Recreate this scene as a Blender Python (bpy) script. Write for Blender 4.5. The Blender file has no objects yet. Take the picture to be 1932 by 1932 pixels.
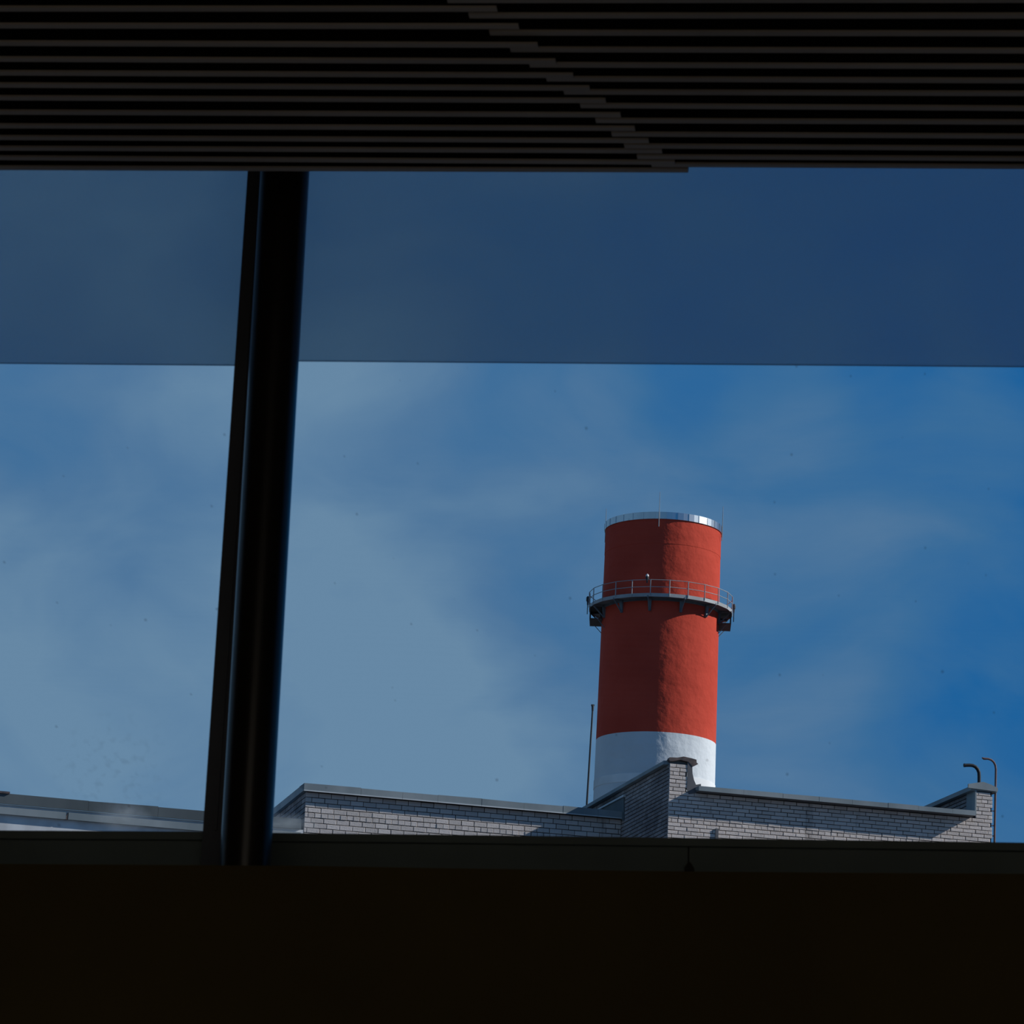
import bpy, bmesh, math, random
from mathutils import Vector, Matrix

random.seed(7)
SC = bpy.context.scene
COL = SC.collection
PI = math.pi

# ------------------------------------------------------------------ camera
F_PX, CX, CY = 6927.0, 966.0, 966.0
PITCH, ROLL = 0.25096, 0.04606
CAM = Vector((0, 0, 6.0))
_f = Vector((0, math.cos(PITCH), math.sin(PITCH)))
_r = Vector((1, 0, 0))
_u = _r.cross(_f)
RT = _r * math.cos(ROLL) + _u * math.sin(ROLL)
UP = -_r * math.sin(ROLL) + _u * math.cos(ROLL)
FW = _f
cd = bpy.data.cameras.new('camera')
cam = bpy.data.objects.new('camera', cd)
COL.objects.link(cam)
m = Matrix((RT, UP, -FW)).transposed().to_4x4()
m.translation = CAM
cam.matrix_world = m
cd.sensor_fit = 'HORIZONTAL'
cd.sensor_width = 36
cd.lens = 36 * F_PX / 1932
cd.clip_start = 0.05
cd.clip_end = 3000
cd.dof.use_dof = True
cd.dof.focus_distance = 110
cd.dof.aperture_fstop = 45
SC.camera = cam

# ------------------------------------------------------------------ view
SC.view_settings.view_transform = 'Standard'
SC.view_settings.look = 'None'
SC.view_settings.gamma = 1
SC.view_settings.use_curve_mapping = False
SC.view_settings.exposure = 0.0


def ray(px, py):
    return FW + RT * ((px - CX) / F_PX) - UP * ((py - CY) / F_PX)


def project(P):
    d = P - CAM
    z = d.dot(FW)
    return CX + F_PX * d.dot(RT) / z, CY - F_PX * d.dot(UP) / z, z


# ------------------------------------------------------------------ sky: blue with soft drifting cloud
W = bpy.data.worlds.new('sky')
SC.world = W
W.use_nodes = True
nt = W.node_tree
N, L = nt.nodes, nt.links
N.clear()


def nd(t, tree=None, **kw):
    n = (tree or nt).nodes.new(t)
    for k, v in kw.items():
        setattr(n, k, v)
    return n


def mth(tree, op, a, b=None, c=None):
    n = tree.nodes.new('ShaderNodeMath')
    n.operation = op
    for i, v in enumerate((a, b, c)):
        if v is None:
            continue
        if isinstance(v, (int, float)):
            n.inputs[i].default_value = v
        else:
            tree.links.new(v, n.inputs[i])
    return n.outputs[0]


tc = nd('ShaderNodeTexCoord')
vec = tc.outputs['Generated']
warp = nd('ShaderNodeTexNoise')
warp.inputs['Scale'].default_value = 14
warp.inputs['Detail'].default_value = 4
L.new(vec, warp.inputs['Vector'])
wsub = nd('ShaderNodeVectorMath', operation='SUBTRACT')
L.new(warp.outputs['Color'], wsub.inputs[0])
wsub.inputs[1].default_value = (.5, .5, .5)
wsc = nd('ShaderNodeVectorMath', operation='SCALE')
L.new(wsub.outputs[0], wsc.inputs[0])
wsc.inputs['Scale'].default_value = 0.07
wv = nd('ShaderNodeVectorMath', operation='ADD')
L.new(vec, wv.inputs[0])
L.new(wsc.outputs[0], wv.inputs[1])
# broad cloud bank on the left thinning out to clear blue on the right
sep = nd('ShaderNodeSeparateXYZ')
L.new(wv.outputs[0], sep.inputs[0])
bank = nd('ShaderNodeMapRange', interpolation_type='SMOOTHSTEP')
L.new(sep.outputs[0], bank.inputs[0])
bank.inputs[1].default_value = 0.15
bank.inputs[2].default_value = -0.12
bank.inputs[3].default_value = 0.0
bank.inputs[4].default_value = 0.74
low = nd('ShaderNodeMapRange', interpolation_type='SMOOTHSTEP')
L.new(sep.outputs[2], low.inputs[0])
low.inputs[1].default_value = 0.30
low.inputs[2].default_value = 0.14
low.inputs[3].default_value = 0.0
low.inputs[4].default_value = 0.24
fac = mth(nt, 'ADD', bank.outputs[0], low.outputs[0])
# individual soft cloud puffs and clear holes (direction, reach, amount)
for (px, py, rad, amt) in ((660, 700, .030, .34), (760, 1330, .050, .24), (930, 1400, .035, .26), (190, 740, .03, .06), (390, 715, .024, .22), (880, 990, .034, .22), (1010, 735, .028, .20),
                           (1030, 1225, .020, -.20), (30, 770, .026, -.26), (1700, 1060, .035, .14), (1000, 930, .04, .02),
                           (1560, 780, .020, .22), (1890, 820, .018, .16), (1450, 1050, .04, .16), (1600, 1420, .035, .20),
                           (850, 810, .034, -.32), (320, 850, .032, -.22), (1180, 1000, .03, .05), (230, 960, .02, -.06),
                           (1850, 1330, .03, -.16), (1260, 745, .018, -.14)):
    d = ray(px, py).normalized()
    dist = nd('ShaderNodeVectorMath', operation='DISTANCE')
    L.new(wv.outputs[0], dist.inputs[0])
    dist.inputs[1].default_value = d
    mr = nd('ShaderNodeMapRange', interpolation_type='SMOOTHSTEP')
    L.new(dist.outputs['Value'], mr.inputs[0])
    mr.inputs[1].default_value = rad * 1.6
    mr.inputs[2].default_value = 0.0
    mr.inputs[3].default_value = 0.0
    mr.inputs[4].default_value = amt
    fac = mth(nt, 'ADD', fac, mr.outputs[0])
mp = nd('ShaderNodeMapping')
mp.inputs['Scale'].default_value = (14, 14, 26)
mp.inputs['Rotation'].default_value = (0, .25, 0)
L.new(vec, mp.inputs[0])
cn = nd('ShaderNodeTexNoise')
cn.inputs['Scale'].default_value = 1.0
cn.inputs['Detail'].default_value = 6
cn.inputs['Roughness'].default_value = .5
cn.inputs['Distortion'].default_value = .6
L.new(mp.outputs[0], cn.inputs['Vector'])
fac = mth(nt, 'ADD', fac, mth(nt, 'MULTIPLY', mth(nt, 'SUBTRACT', cn.outputs['Fac'], .5), 1.05))
ramp = nd('ShaderNodeValToRGB')
cr = ramp.color_ramp
cr.elements[0].position = 0.0
cr.elements[0].color = (.013, .125, .345, 1)
cr.elements[1].position = 1.0
cr.elements[1].color = (.145, .260, .395, 1)
e = cr.elements.new(.35)
e.color = (.046, .158, .335, 1)
e = cr.elements.new(.62)
e.color = (.084, .190, .345, 1)
L.new(fac, ramp.inputs[0])
# below the horizon the world is dark ground haze
sp2 = nd('ShaderNodeSeparateXYZ')
L.new(vec, sp2.inputs[0])
hz = nd('ShaderNodeMapRange')
L.new(sp2.outputs[2], hz.inputs[0])
hz.inputs[1].default_value = -0.06
hz.inputs[2].default_value = 0.02
# higher up the cloud thins out to the deep blue of the zenith
zen = nd('ShaderNodeMapRange', interpolation_type='SMOOTHSTEP')
L.new(sp2.outputs[2], zen.inputs[0])
zen.inputs[1].default_value = 0.34
zen.inputs[2].default_value = 0.75
zmix = nd('ShaderNodeMix', data_type='RGBA')
L.new(zen.outputs[0], zmix.inputs[0])
L.new(ramp.outputs[0], zmix.inputs[6])
zmix.inputs[7].default_value = (.016, .075, .20, 1)
mixc = nd('ShaderNodeMix', data_type='RGBA')
L.new(hz.outputs[0], mixc.inputs[0])
mixc.inputs[6].default_value = (.02, .025, .03, 1)
L.new(zmix.outputs[2], mixc.inputs[7])
bg = nd('ShaderNodeBackground')
bg.inputs['Strength'].default_value = 1.0
L.new(mixc.outputs[2], bg.inputs[0])
wo = nd('ShaderNodeOutputWorld')
L.new(bg.outputs[0], wo.inputs[0])

# ------------------------------------------------------------------ sun: from the right, 30 degrees up
SUN_AZ, SUN_EL = math.radians(-2.3), math.radians(30)
sd = bpy.data.lights.new('sun', 'SUN')
sd.energy = 3.9
sd.angle = math.radians(.6)
sd.color = (1.0, .965, .93)
sun = bpy.data.objects.new('sun', sd)
COL.objects.link(sun)
sv = Vector((math.cos(SUN_EL) * math.cos(SUN_AZ), math.cos(SUN_EL) * math.sin(SUN_AZ), math.sin(SUN_EL)))
sun.rotation_euler = sv.to_track_quat('Z', 'Y').to_euler()
sun.location = (40, 20, 60)


# added warm fill light behind the viewer, lifts the dark interior
ld = bpy.data.lights.new('room_fill_light', 'AREA')
ld.shape = 'RECTANGLE'
ld.size = 5
ld.size_y = 2.2
ld.energy = 100
ld.color = (1.0, .90, .76)
fill_obj = bpy.data.objects.new('room_fill_light', ld)
COL.objects.link(fill_obj)
fill_obj.location = (0, -5.2, 8.2)

class Frame:
    """local frame: u along the wall, v into depth, z = world height"""

    def __init__(s, O, yaw):
        s.O = Vector((O[0], O[1], 0))
        s.yaw = yaw
        s.U = Vector((math.cos(yaw), math.sin(yaw), 0))
        s.V = Vector((-math.sin(yaw), math.cos(yaw), 0))

    def loc(s, P):
        d = P - s.O
        return Vector((d.dot(s.U), d.dot(s.V), P.z))

    def wpt(s, u, v, z):
        return s.O + s.U * u + s.V * v + Vector((0, 0, z))

    def on_v(s, px, py, v):
        d = ray(px, py)
        k = (v - (CAM - s.O).dot(s.V)) / d.dot(s.V)
        return s.loc(CAM + d * k)

    def on_u(s, px, py, u):
        d = ray(px, py)
        k = (u - (CAM - s.O).dot(s.U)) / d.dot(s.U)
        return s.loc(CAM + d * k)

    def uz(s, px, py, v):
        p = s.on_v(px, py, v)
        return (p.x, p.z)

    def root(s, name, u=0, v=0, z=0):
        return empty(name, s.wpt(u, v, z), s.yaw)


# ------------------------------------------------------------------ materials
def mat(name, col, rough=.8, metal=0.0, var=0.12, nscale=3.0, col2=None, bump=0.0, bscale=40, spec=.3, island=0.0,
        streak=None, coord='Object'):
    mt = bpy.data.materials.new(name)
    mt.use_nodes = True
    t = mt.node_tree
    b = t.nodes['Principled BSDF']
    b.inputs['Roughness'].default_value = rough
    b.inputs['Metallic'].default_value = metal
    b.inputs['Diffuse Roughness'].default_value = 0.0
    b.inputs['Specular IOR Level'].default_value = spec
    co = t.nodes.new('ShaderNodeTexCoord')
    n = t.nodes.new('ShaderNodeTexNoise')
    n.inputs['Scale'].default_value = nscale
    n.inputs['Detail'].default_value = 5
    if streak:
        mpp = t.nodes.new('ShaderNodeMapping')
        mpp.inputs['Scale'].default_value = streak
        t.links.new(co.outputs[coord], mpp.inputs[0])
        t.links.new(mpp.outputs[0], n.inputs['Vector'])
    else:
        t.links.new(co.outputs[coord], n.inputs['Vector'])
    rp = t.nodes.new('ShaderNodeValToRGB')
    c2 = col2 or tuple(c * (1 - var * 2) for c in col)
    rp.color_ramp.elements[0].position = .35
    rp.color_ramp.elements[0].color = (*c2, 1)
    rp.color_ramp.elements[1].position = .62
    rp.color_ramp.elements[1].color = (*col, 1)
    t.links.new(n.outputs['Fac'], rp.inputs[0])
    out = rp.outputs[0]
    if island:
        oi = t.nodes.new('ShaderNodeObjectInfo')
        ge = t.nodes.new('ShaderNodeNewGeometry')
        s = mth(t, 'FRACT', mth(t, 'ADD', oi.outputs['Random'], ge.outputs['Random Per Island']))
        k = mth(t, 'ADD', mth(t, 'MULTIPLY', s, island), 1 - island)
        hs = t.nodes.new('ShaderNodeHueSaturation')
        t.links.new(k, hs.inputs['Value'])
        t.links.new(out, hs.inputs['Color'])
        out = hs.outputs[0]
        # soot and damp stains running down the masonry
        gp = t.nodes.new('ShaderNodeNewGeometry')
        ms = t.nodes.new('ShaderNodeMapping')
        ms.inputs['Scale'].default_value = (2.6, 1.0, .55)
        t.links.new(gp.outputs['Position'], ms.inputs[0])
        ns = t.nodes.new('ShaderNodeTexNoise')
        ns.inputs['Scale'].default_value = 1.0
        ns.inputs['Detail'].default_value = 5
        ns.inputs['Roughness'].default_value = .62
        t.links.new(ms.outputs[0], ns.inputs['Vector'])
        mr_ = t.nodes.new('ShaderNodeMapRange')
        mr_.inputs[1].default_value = .58
        mr_.inputs[2].default_value = .70
        mr_.inputs[3].default_value = 1.0
        mr_.inputs[4].default_value = .55
        t.links.new(ns.outputs['Fac'], mr_.inputs[0])
        mu = t.nodes.new('ShaderNodeVectorMath')
        mu.operation = 'SCALE'
        t.links.new(out, mu.inputs[0])
        t.links.new(mr_.outputs[0], mu.inputs['Scale'])
        out = mu.outputs[0]
    t.links.new(out, b.inputs['Base Color'])
    if bump:
        n2 = t.nodes.new('ShaderNodeTexNoise')
        n2.inputs['Scale'].default_value = bscale
        n2.inputs['Detail'].default_value = 4
        t.links.new(co.outputs[coord], n2.inputs['Vector'])
        bp = t.nodes.new('ShaderNodeBump')
        bp.inputs['Strength'].default_value = bump
        bp.inputs['Distance'].default_value = .02 if bscale > 5 else .10
        t.links.new(n2.outputs['Fac'], bp.inputs['Height'])
        t.links.new(bp.outputs[0], b.inputs['Normal'])
    return mt


M = {}
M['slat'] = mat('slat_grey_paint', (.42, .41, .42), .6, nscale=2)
M['slat_shade'] = mat('slat_shade_sides', (.006, .006, .006), .9, spec=.02)  # shade on the slat sides painted in as near black
M['void'] = mat('dark_ceiling_void', (.012, .012, .012), .95)
M['brown'] = mat('dark_brown_panel', (.100, .082, .038), .9, nscale=1.5, spec=.05)
M['room'] = mat('room_plaster', (.62, .55, .44), .95, spec=.1)
M['floor'] = mat('pale_floor', (.55, .48, .38), .7)
M['frame'] = mat('dark_green_grey_frame', (.165, .225, .25), .55, nscale=4, spec=.3)
M['mullion'] = mat('dark_mullion_paint', (.09, .11, .16), .5, spec=.3)
M['column'] = mat('black_gloss_tube', (.012, .011, .012), .28, spec=.3, nscale=2)
M['latch'] = mat('black_latch', (.01, .01, .01), .6)
M['outer'] = mat('outer_render', (.25, .24, .23), .9)
M['brick_l'] = mat('pale_silicate_brick', (.78, .71, .66), .9, nscale=1.3, col2=(.60, .55, .53), bump=.25, bscale=30,
                   island=.22, spec=.1, coord='Object')
M['brick_r'] = mat('grey_silicate_brick', (.86, .76, .67), .9, nscale=1.1, col2=(.68, .60, .57), bump=.25, bscale=30,
                   island=.2, spec=.1)
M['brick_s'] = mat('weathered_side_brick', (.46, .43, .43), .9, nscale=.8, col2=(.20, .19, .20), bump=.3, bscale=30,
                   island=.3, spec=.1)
M['mortar'] = mat('dark_mortar', (.05, .047, .05), .98, spec=.05)
M['zinc'] = mat('zinc_sheet', (.29, .335, .355), .75, metal=0.0, nscale=1.2, col2=(.19, .235, .255), streak=(1, 1, .3), spec=.4)
M['zinc_dark'] = mat('weathered_zinc_sheet', (.115, .14, .15), .8, nscale=1.2, col2=(.08, .10, .11), streak=(1, 1, .3), spec=.3)
M['zinc_light'] = mat('pale_zinc_sheet', (.60, .64, .66), .7, metal=0.0, nscale=1.2, col2=(.46, .50, .52), streak=(2, 2, .4))
M['rust'] = mat('rusty_sheet', (.16, .12, .11), .8, col2=(.06, .055, .06), nscale=6)
M['soffit'] = mat('grey_soffit', (.14, .14, .15), .9)
M['plaster'] = mat('pale_wall_render', (.74, .76, .78), .9, nscale=2)
M['roof'] = mat('roof_felt', (.10, .10, .10), .95)
M['red'] = mat('red_painted_concrete', (.62, .080, .048), .8, nscale=.16, col2=(.50, .060, .036), bump=1.0, bscale=1.1, spec=.08)
M['white'] = mat('white_painted_concrete', (.76, .80, .82), .8, nscale=.16, col2=(.64, .69, .72), bump=1.0, bscale=1.1, spec=.08)
M['white_ring'] = mat('dull_white_joint', (.88, .90, .90), .75, nscale=.3)
M['rim'] = mat('galvanised_rim', (.62, .66, .68), .32, metal=1.0, nscale=.5, col2=(.48, .53, .56), streak=(1, 1, .05))
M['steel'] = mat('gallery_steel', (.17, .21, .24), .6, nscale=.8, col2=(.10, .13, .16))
M['steel_lit'] = mat('gallery_steel_lit', (.42, .44, .45), .5, nscale=.8)  # paler copy of the gallery steel, sunlit tone put into the colour
M['lampglass'] = mat('lamp_cap', (.8, .8, .78), .3)
M['pipe_dark'] = mat('black_vent_pipe', (.018, .022, .03), .6)
M['pipe_rust'] = mat('rusty_brown_pipe', (.20, .125, .115), .7, nscale=6, col2=(.12, .08, .08))
M['pole'] = mat('dark_pole_paint', (.045, .05, .055), .6)
M['ground'] = mat('ground_asphalt', (.11, .11, .11), .95, nscale=.05)

# glass: mostly clear with a little mirror
g = bpy.data.materials.new('window_glass')
g.use_nodes = True
t = g.node_tree
t.nodes.clear()
tr = t.nodes.new('ShaderNodeBsdfTransparent')
tr.inputs[0].default_value = (.97, .985, .99, 1)
gl = t.nodes.new('ShaderNodeBsdfGlossy')
gl.inputs['Roughness'].default_value = .02
fr = t.nodes.new('ShaderNodeFresnel')
fr.inputs[0].default_value = 1.45
mx = t.nodes.new('ShaderNodeMixShader')
t.links.new(mth(t, 'MULTIPLY', fr.outputs[0], .5), mx.inputs[0])
t.links.new(tr.outputs[0], mx.inputs[1])
t.links.new(gl.outputs[0], mx.inputs[2])
# dust specks stuck to the pane
tcg = t.nodes.new('ShaderNodeTexCoord')
sg = t.nodes.new('ShaderNodeSeparateXYZ')
t.links.new(tcg.outputs['Object'], sg.inputs[0])
cg = t.nodes.new('ShaderNodeCombineXYZ')
t.links.new(sg.outputs[0], cg.inputs[0])
t.links.new(sg.outputs[2], cg.inputs[1])
vor = t.nodes.new('ShaderNodeTexVoronoi')
vor.voronoi_dimensions = '2D'
vor.inputs['Scale'].default_value = 9
t.links.new(cg.outputs[0], vor.inputs['Vector'])
sc_ = t.nodes.new('ShaderNodeSeparateColor')
t.links.new(vor.outputs['Color'], sc_.inputs[0])
spk = mth(t, 'LESS_THAN', vor.outputs['Distance'], mth(t, 'MULTIPLY', sc_.outputs[0], .022))
# a rubbed dirty patch low on the left pane
pd = Frame((0, 5.5), -0.117).on_v(215, 1455, 0.0)
dd_ = t.nodes.new('ShaderNodeVectorMath')
dd_.operation = 'DISTANCE'
t.links.new(cg.outputs[0], dd_.inputs[0])
dd_.inputs[1].default_value = (pd.x, pd.z, 0)
nn = t.nodes.new('ShaderNodeTexNoise')
nn.inputs['Scale'].default_value = 70
nn.inputs['Detail'].default_value = 3
t.links.new(cg.outputs[0], nn.inputs['Vector'])
fall = mth(t, 'MAXIMUM', mth(t, 'SUBTRACT', 1.0, mth(t, 'MULTIPLY', dd_.outputs['Value'], 9.0)), 0.0)
smg = mth(t, 'MULTIPLY', fall, mth(t, 'MAXIMUM', mth(t, 'SUBTRACT', nn.outputs['Fac'], .52), 0.0))
spk = mth(t, 'MINIMUM', mth(t, 'ADD', spk, mth(t, 'MULTIPLY', smg, 3.0)), 1.0)
df = t.nodes.new('ShaderNodeBsdfDiffuse')
df.inputs[0].default_value = (.08, .09, .10, 1)
mx2 = t.nodes.new('ShaderNodeMixShader')
t.links.new(mth(t, 'MULTIPLY', spk, .16), mx2.inputs[0])
t.links.new(mx.outputs[0], mx2.inputs[1])
t.links.new(df.outputs[0], mx2.inputs[2])
om = t.nodes.new('ShaderNodeOutputMaterial')
t.links.new(mx2.outputs[0], om.inputs[0])
M['glass'] = g

# blind: screen fabric, lets part of the sky through and glows with scattered daylight
g = bpy.data.materials.new('blind_screen_fabric')
g.use_nodes = True
t = g.node_tree
t.nodes.clear()
tr = t.nodes.new('ShaderNodeBsdfTransparent')
tr.inputs[0].default_value = (.60, .70, .77, 1)
tl = t.nodes.new('ShaderNodeBsdfTranslucent')
tl.inputs[0].default_value = (.85, .80, .76, 1)
dd = t.nodes.new('ShaderNodeBsdfDiffuse')
dd.inputs[0].default_value = (.30, .31, .32, 1)
m1 = t.nodes.new('ShaderNodeMixShader')
m1.inputs[0].default_value = .1
t.links.new(tl.outputs[0], m1.inputs[1])
t.links.new(dd.outputs[0], m1.inputs[2])
m2 = t.nodes.new('ShaderNodeMixShader')
m2.inputs[0].default_value = .34
t.links.new(tr.outputs[0], m2.inputs[1])
t.links.new(m1.outputs[0], m2.inputs[2])
om = t.nodes.new('ShaderNodeOutputMaterial')
t.links.new(m2.outputs[0], om.inputs[0])
M['blind'] = g


# ------------------------------------------------------------------ mesh helpers
class MB:
    def __init__(s):
        s.v, s.f = [], []

    def add(s, vs, fs):
        o = len(s.v)
        s.v += [tuple(v) for v in vs]
        s.f += [tuple(i + o for i in f) for f in fs]
        return s

    def box(s, x0, x1, y0, y1, z0, z1):
        return s.hexa([(x0, y0, z0), (x1, y0, z0), (x1, y1, z0), (x0, y1, z0), (x0, y0, z1), (x1, y0, z1), (x1, y1, z1), (x0, y1, z1)])

    def hexa(s, v):
        return s.add(v, [(0, 3, 2, 1), (4, 5, 6, 7), (0, 1, 5, 4), (1, 2, 6, 5), (2, 3, 7, 6), (3, 0, 4, 7)])

    def cbox(s, x0, x1, y0, y1, z0, z1, c=.004):
        """box whose front (-y) face has chamfered edges"""
        v = [(x0, y1, z0), (x1, y1, z0), (x1, y1, z1), (x0, y1, z1), (x0, y0 + c, z0), (x1, y0 + c, z0), (x1, y0 + c, z1), (x0, y0 + c, z1),
             (x0 + c, y0, z0 + c), (x1 - c, y0, z0 + c), (x1 - c, y0, z1 - c), (x0 + c, y0, z1 - c)]
        f = [(3, 2, 1, 0), (8, 9, 10, 11)]
        for i in range(4):
            j = (i + 1) % 4
            f += [(i, j, 4 + j, 4 + i), (4 + i, 4 + j, 8 + j, 8 + i)]
        return s.add(v, f)

    def prism_y(s, pts, y0, y1):
        """polygon in x-z given counter-clockwise seen from -y, extruded from y0 to y1"""
        n = len(pts)
        v = [(p[0], y0, p[1]) for p in pts] + [(p[0], y1, p[1]) for p in pts]
        f = [tuple(range(n)), tuple(range(2 * n - 1, n - 1, -1))]
        f += [(i, i + n, (i + 1) % n + n, (i + 1) % n) for i in range(n)]
        return s.add(v, f)

    def prism_x(s, pts, x0, x1):
        n = len(pts)
        v = [(x0, p[0], p[1]) for p in pts] + [(x1, p[0], p[1]) for p in pts]
        f = [tuple(range(n)), tuple(range(2 * n - 1, n - 1, -1))]
        f += [(i, i + n, (i + 1) % n + n, (i + 1) % n) for i in range(n)]
        return s.add(v, f)

    def tube(s, pts, r, n=10, caps=True, radii=None):
        pts = [Vector(p) for p in pts]
        o = len(s.v)
        T = []
        for i in range(len(pts)):
            a = pts[max(i - 1, 0)]
            b = pts[min(i + 1, len(pts) - 1)]
            T.append((b - a).normalized())
        up = Vector((0, 0, 1)) if abs(T[0].z) < .9 else Vector((0, 1, 0))
        x = T[0].cross(up).normalized()
        for i, p in enumerate(pts):
            x = (x - T[i] * x.dot(T[i])).normalized()
            y = T[i].cross(x)
            rr = radii[i] if radii else r
            for k in range(n):
                a = 2 * PI * k / n
                s.v.append(tuple(p + x * rr * math.cos(a) + y * rr * math.sin(a)))
        for i in range(len(pts) - 1):
            for k in range(n):
                k2 = (k + 1) % n
                s.f.append((o + i * n + k, o + i * n + k2, o + (i + 1) * n + k2, o + (i + 1) * n + k))
        if caps:
            s.f.append(tuple(o + k for k in range(n - 1, -1, -1)))
            s.f.append(tuple(o + (len(pts) - 1) * n + k for k in range(n)))
        return s

    def lathe(s, prof, n=96, closed=False):
        o = len(s.v)
        for (r, z) in prof:
            for k in range(n):
                a = 2 * PI * k / n
                s.v.append((r * math.cos(a), r * math.sin(a), z))
        m_ = len(prof)
        for i in range(m_ if closed else m_ - 1):
            j = (i + 1) % m_
            for k in range(n):
                k2 = (k + 1) % n
                s.f.append((o + i * n + k, o + i * n + k2, o + j * n + k2, o + j * n + k))
        return s

    def build(s, name, material, parent=None, smooth=False, loc=None):
        me = bpy.data.meshes.new(name)
        me.from_pydata(s.v, [], s.f)
        bm = bmesh.new()
        bm.from_mesh(me)
        bmesh.ops.recalc_face_normals(bm, faces=bm.faces)
        bm.to_mesh(me)
        bm.free()
        me.materials.append(M[material])
        if smooth:
            me.polygons.foreach_set('use_smooth', [True] * len(me.polygons))
            me.set_sharp_from_angle(angle=math.radians(40))
        o = bpy.data.objects.new(name, me)
        COL.objects.link(o)
        if parent:
            o.parent = parent
        if loc:
            o.location = loc
        return o


def tag(o, label=None, cat=None, group=None, kind=None):
    for k, v in (('label', label), ('category', cat), ('group', group), ('kind', kind)):
        if v:
            o[k] = v
    return o


def empty(name, loc=(0, 0, 0), rz=0):
    o = bpy.data.objects.new(name, None)
    COL.objects.link(o)
    o.location = loc
    o.rotation_euler = (0, 0, rz)
    return o


# ================================================================== ROOM
RY = -0.117
RF = Frame((0, 5.5), RY)
FLOOR_Z, CEIL_Z = 4.35, 8.25
FL = 7.0         # half width of the room


def rroot(name):
    return RF.root(name)


# floor, walls, ceiling (room around the camera)
fr_ = MB().box(-FL, FL, -13.0, .12, FLOOR_Z - .2, FLOOR_Z).build('floor', 'floor', None)
fr_.location, fr_.rotation_euler = RF.O, (0, 0, RY)
tag(fr_, kind='structure')


def rstruct(name, mb, material):
    o = mb.build(name, material)
    o.location, o.rotation_euler = RF.O, (0, 0, RY)
    return tag(o, kind='structure')


rstruct('wall_left', MB().box(-FL - .2, -FL, -13.2, .12, FLOOR_Z - .2, CEIL_Z + .2), 'room')
rstruct('wall_right', MB().box(FL, FL + .2, -13.2, .12, FLOOR_Z - .2, CEIL_Z + .2), 'room')
rstruct('wall_back', MB().box(-FL, FL, -13.2, -13.0, FLOOR_Z - .2, CEIL_Z + .2), 'room')

# window opening limits
HX = 3.2
sill_l = RF.on_v(0, 1567, 0).z
ztop = RF.on_v(966, -60, 0).z
zlow = RF.on_v(966, 1680, 0).z
print('ztop', ztop, 'zlow', zlow)
rstruct('wall_front', MB().box(-FL - .2, -HX, -.10, .40, FLOOR_Z - .2, CEIL_Z + .2)
        .box(HX, FL + .2, -.10, .40, FLOOR_Z - .2, CEIL_Z + .2)
        .box(-HX, HX, -.10, .14, ztop, CEIL_Z + .2)
        .box(-HX, HX, -.10, .40, FLOOR_Z - .2, zlow - .05), 'outer')

# brown inner wall panel in front of the column foot
topline = [(-1500, 1634), (0, 1642.5), (560, 1646), (860, 1651), (1180, 1655.5), (1540, 1659), (1932, 1661.5), (3400, 1671)]
pts = [RF.uz(x, y, -.34) for x, y in topline]
pp = [(pts[-1][0], FLOOR_Z), *reversed(pts), (pts[0][0], FLOOR_Z)]
rstruct('wall_lower_panel', MB().prism_y(pp, -.40, -.34), 'brown')
# ceiling slab above the slats
ceiling = rroot('ceiling')
ceiling['kind'] = 'structure'
MB().box(-FL, FL, -13.0, -.10, CEIL_Z, CEIL_Z + .2).build('ceiling_slab', 'void', ceiling)
# slat rows: bottom line heights read in the picture for the left field and the right field
LY = [318, 299, 281, 261, 239, 213, 186, 162, 139, 113, 83, 50, 18, -15, -49, -83]
LE = [1298, 1273.6, 1249, 1224, 1198, 1171, 1143, 1113, 1082, 1049, 1015, 979, 938, 897, 857, 815]
LYE = [321, 304.7, 284.5, 265, 242.3, 216.7, 189.8, 166.4, 142.7, 116.5, 86, 51.1, 18.3, -15, -49, -83]
RY_ = [312, 297, 276.7, 254.4, 228.8, 200.5, 175, 150.2, 123.8, 94.8, 63.3, 31, 2, -32, -66]
RS = [1229, 1202, 1178, 1154, 1124, 1095, 1064, 1031, 999, 963, 924, 885, 844, 803, 760]
RYE = [316, 301, 281.7, 258.6, 232, 206, 178, 153.7, 127, 97.3, 64.8, 31.3, 1.5, -32, -66]
V0, PV, SW, SH = -.46, -.052, .018, .075


def slat(p0, p1, v):
    """p0,p1: (u,z) bottom centre line ends"""
    a, b = p0, p1
    h = SW / 2
    c = .002
    prof = [(-h, .002), (-h + c, 0), (h - c, 0), (h, .002), (h, SH), (-h, SH)]
    vs = [(a[0], v + p, a[1] + q) for p, q in prof] + [(b[0], v + p, b[1] + q) for p, q in prof]
    n = 6
    fs = [tuple(range(n - 1, -1, -1)), tuple(range(n, 2 * n))] + [(i, (i + 1) % n, (i + 1) % n + n, i + n) for i in range(n)]
    o = MB().add(vs, fs).build('slat', 'slat_shade', ceiling)
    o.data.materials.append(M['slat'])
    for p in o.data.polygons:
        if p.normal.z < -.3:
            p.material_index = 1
    return o


zs = []
for i in range(len(LY)):
    v = V0 + PV * i
    sl = (LYE[i] - LY[i]) / 820
    p0 = RF.uz(-1800, LY[i] - sl * 1800, v)
    p1 = RF.uz(LE[i], LY[i] + sl * LE[i], v)
    slat(p0, p1, v)
    zs.append(p1[1])
for i in range(len(RY_)):
    v = V0 - .026 + PV * i
    sl = (RYE[i] - RY_[i]) / (1932 - RS[i])
    p0 = RF.uz(RS[i], RY_[i], v)
    p1 = RF.uz(3700, RYE[i] + sl * 1768, v)
    slat(p0, p1, v)
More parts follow.
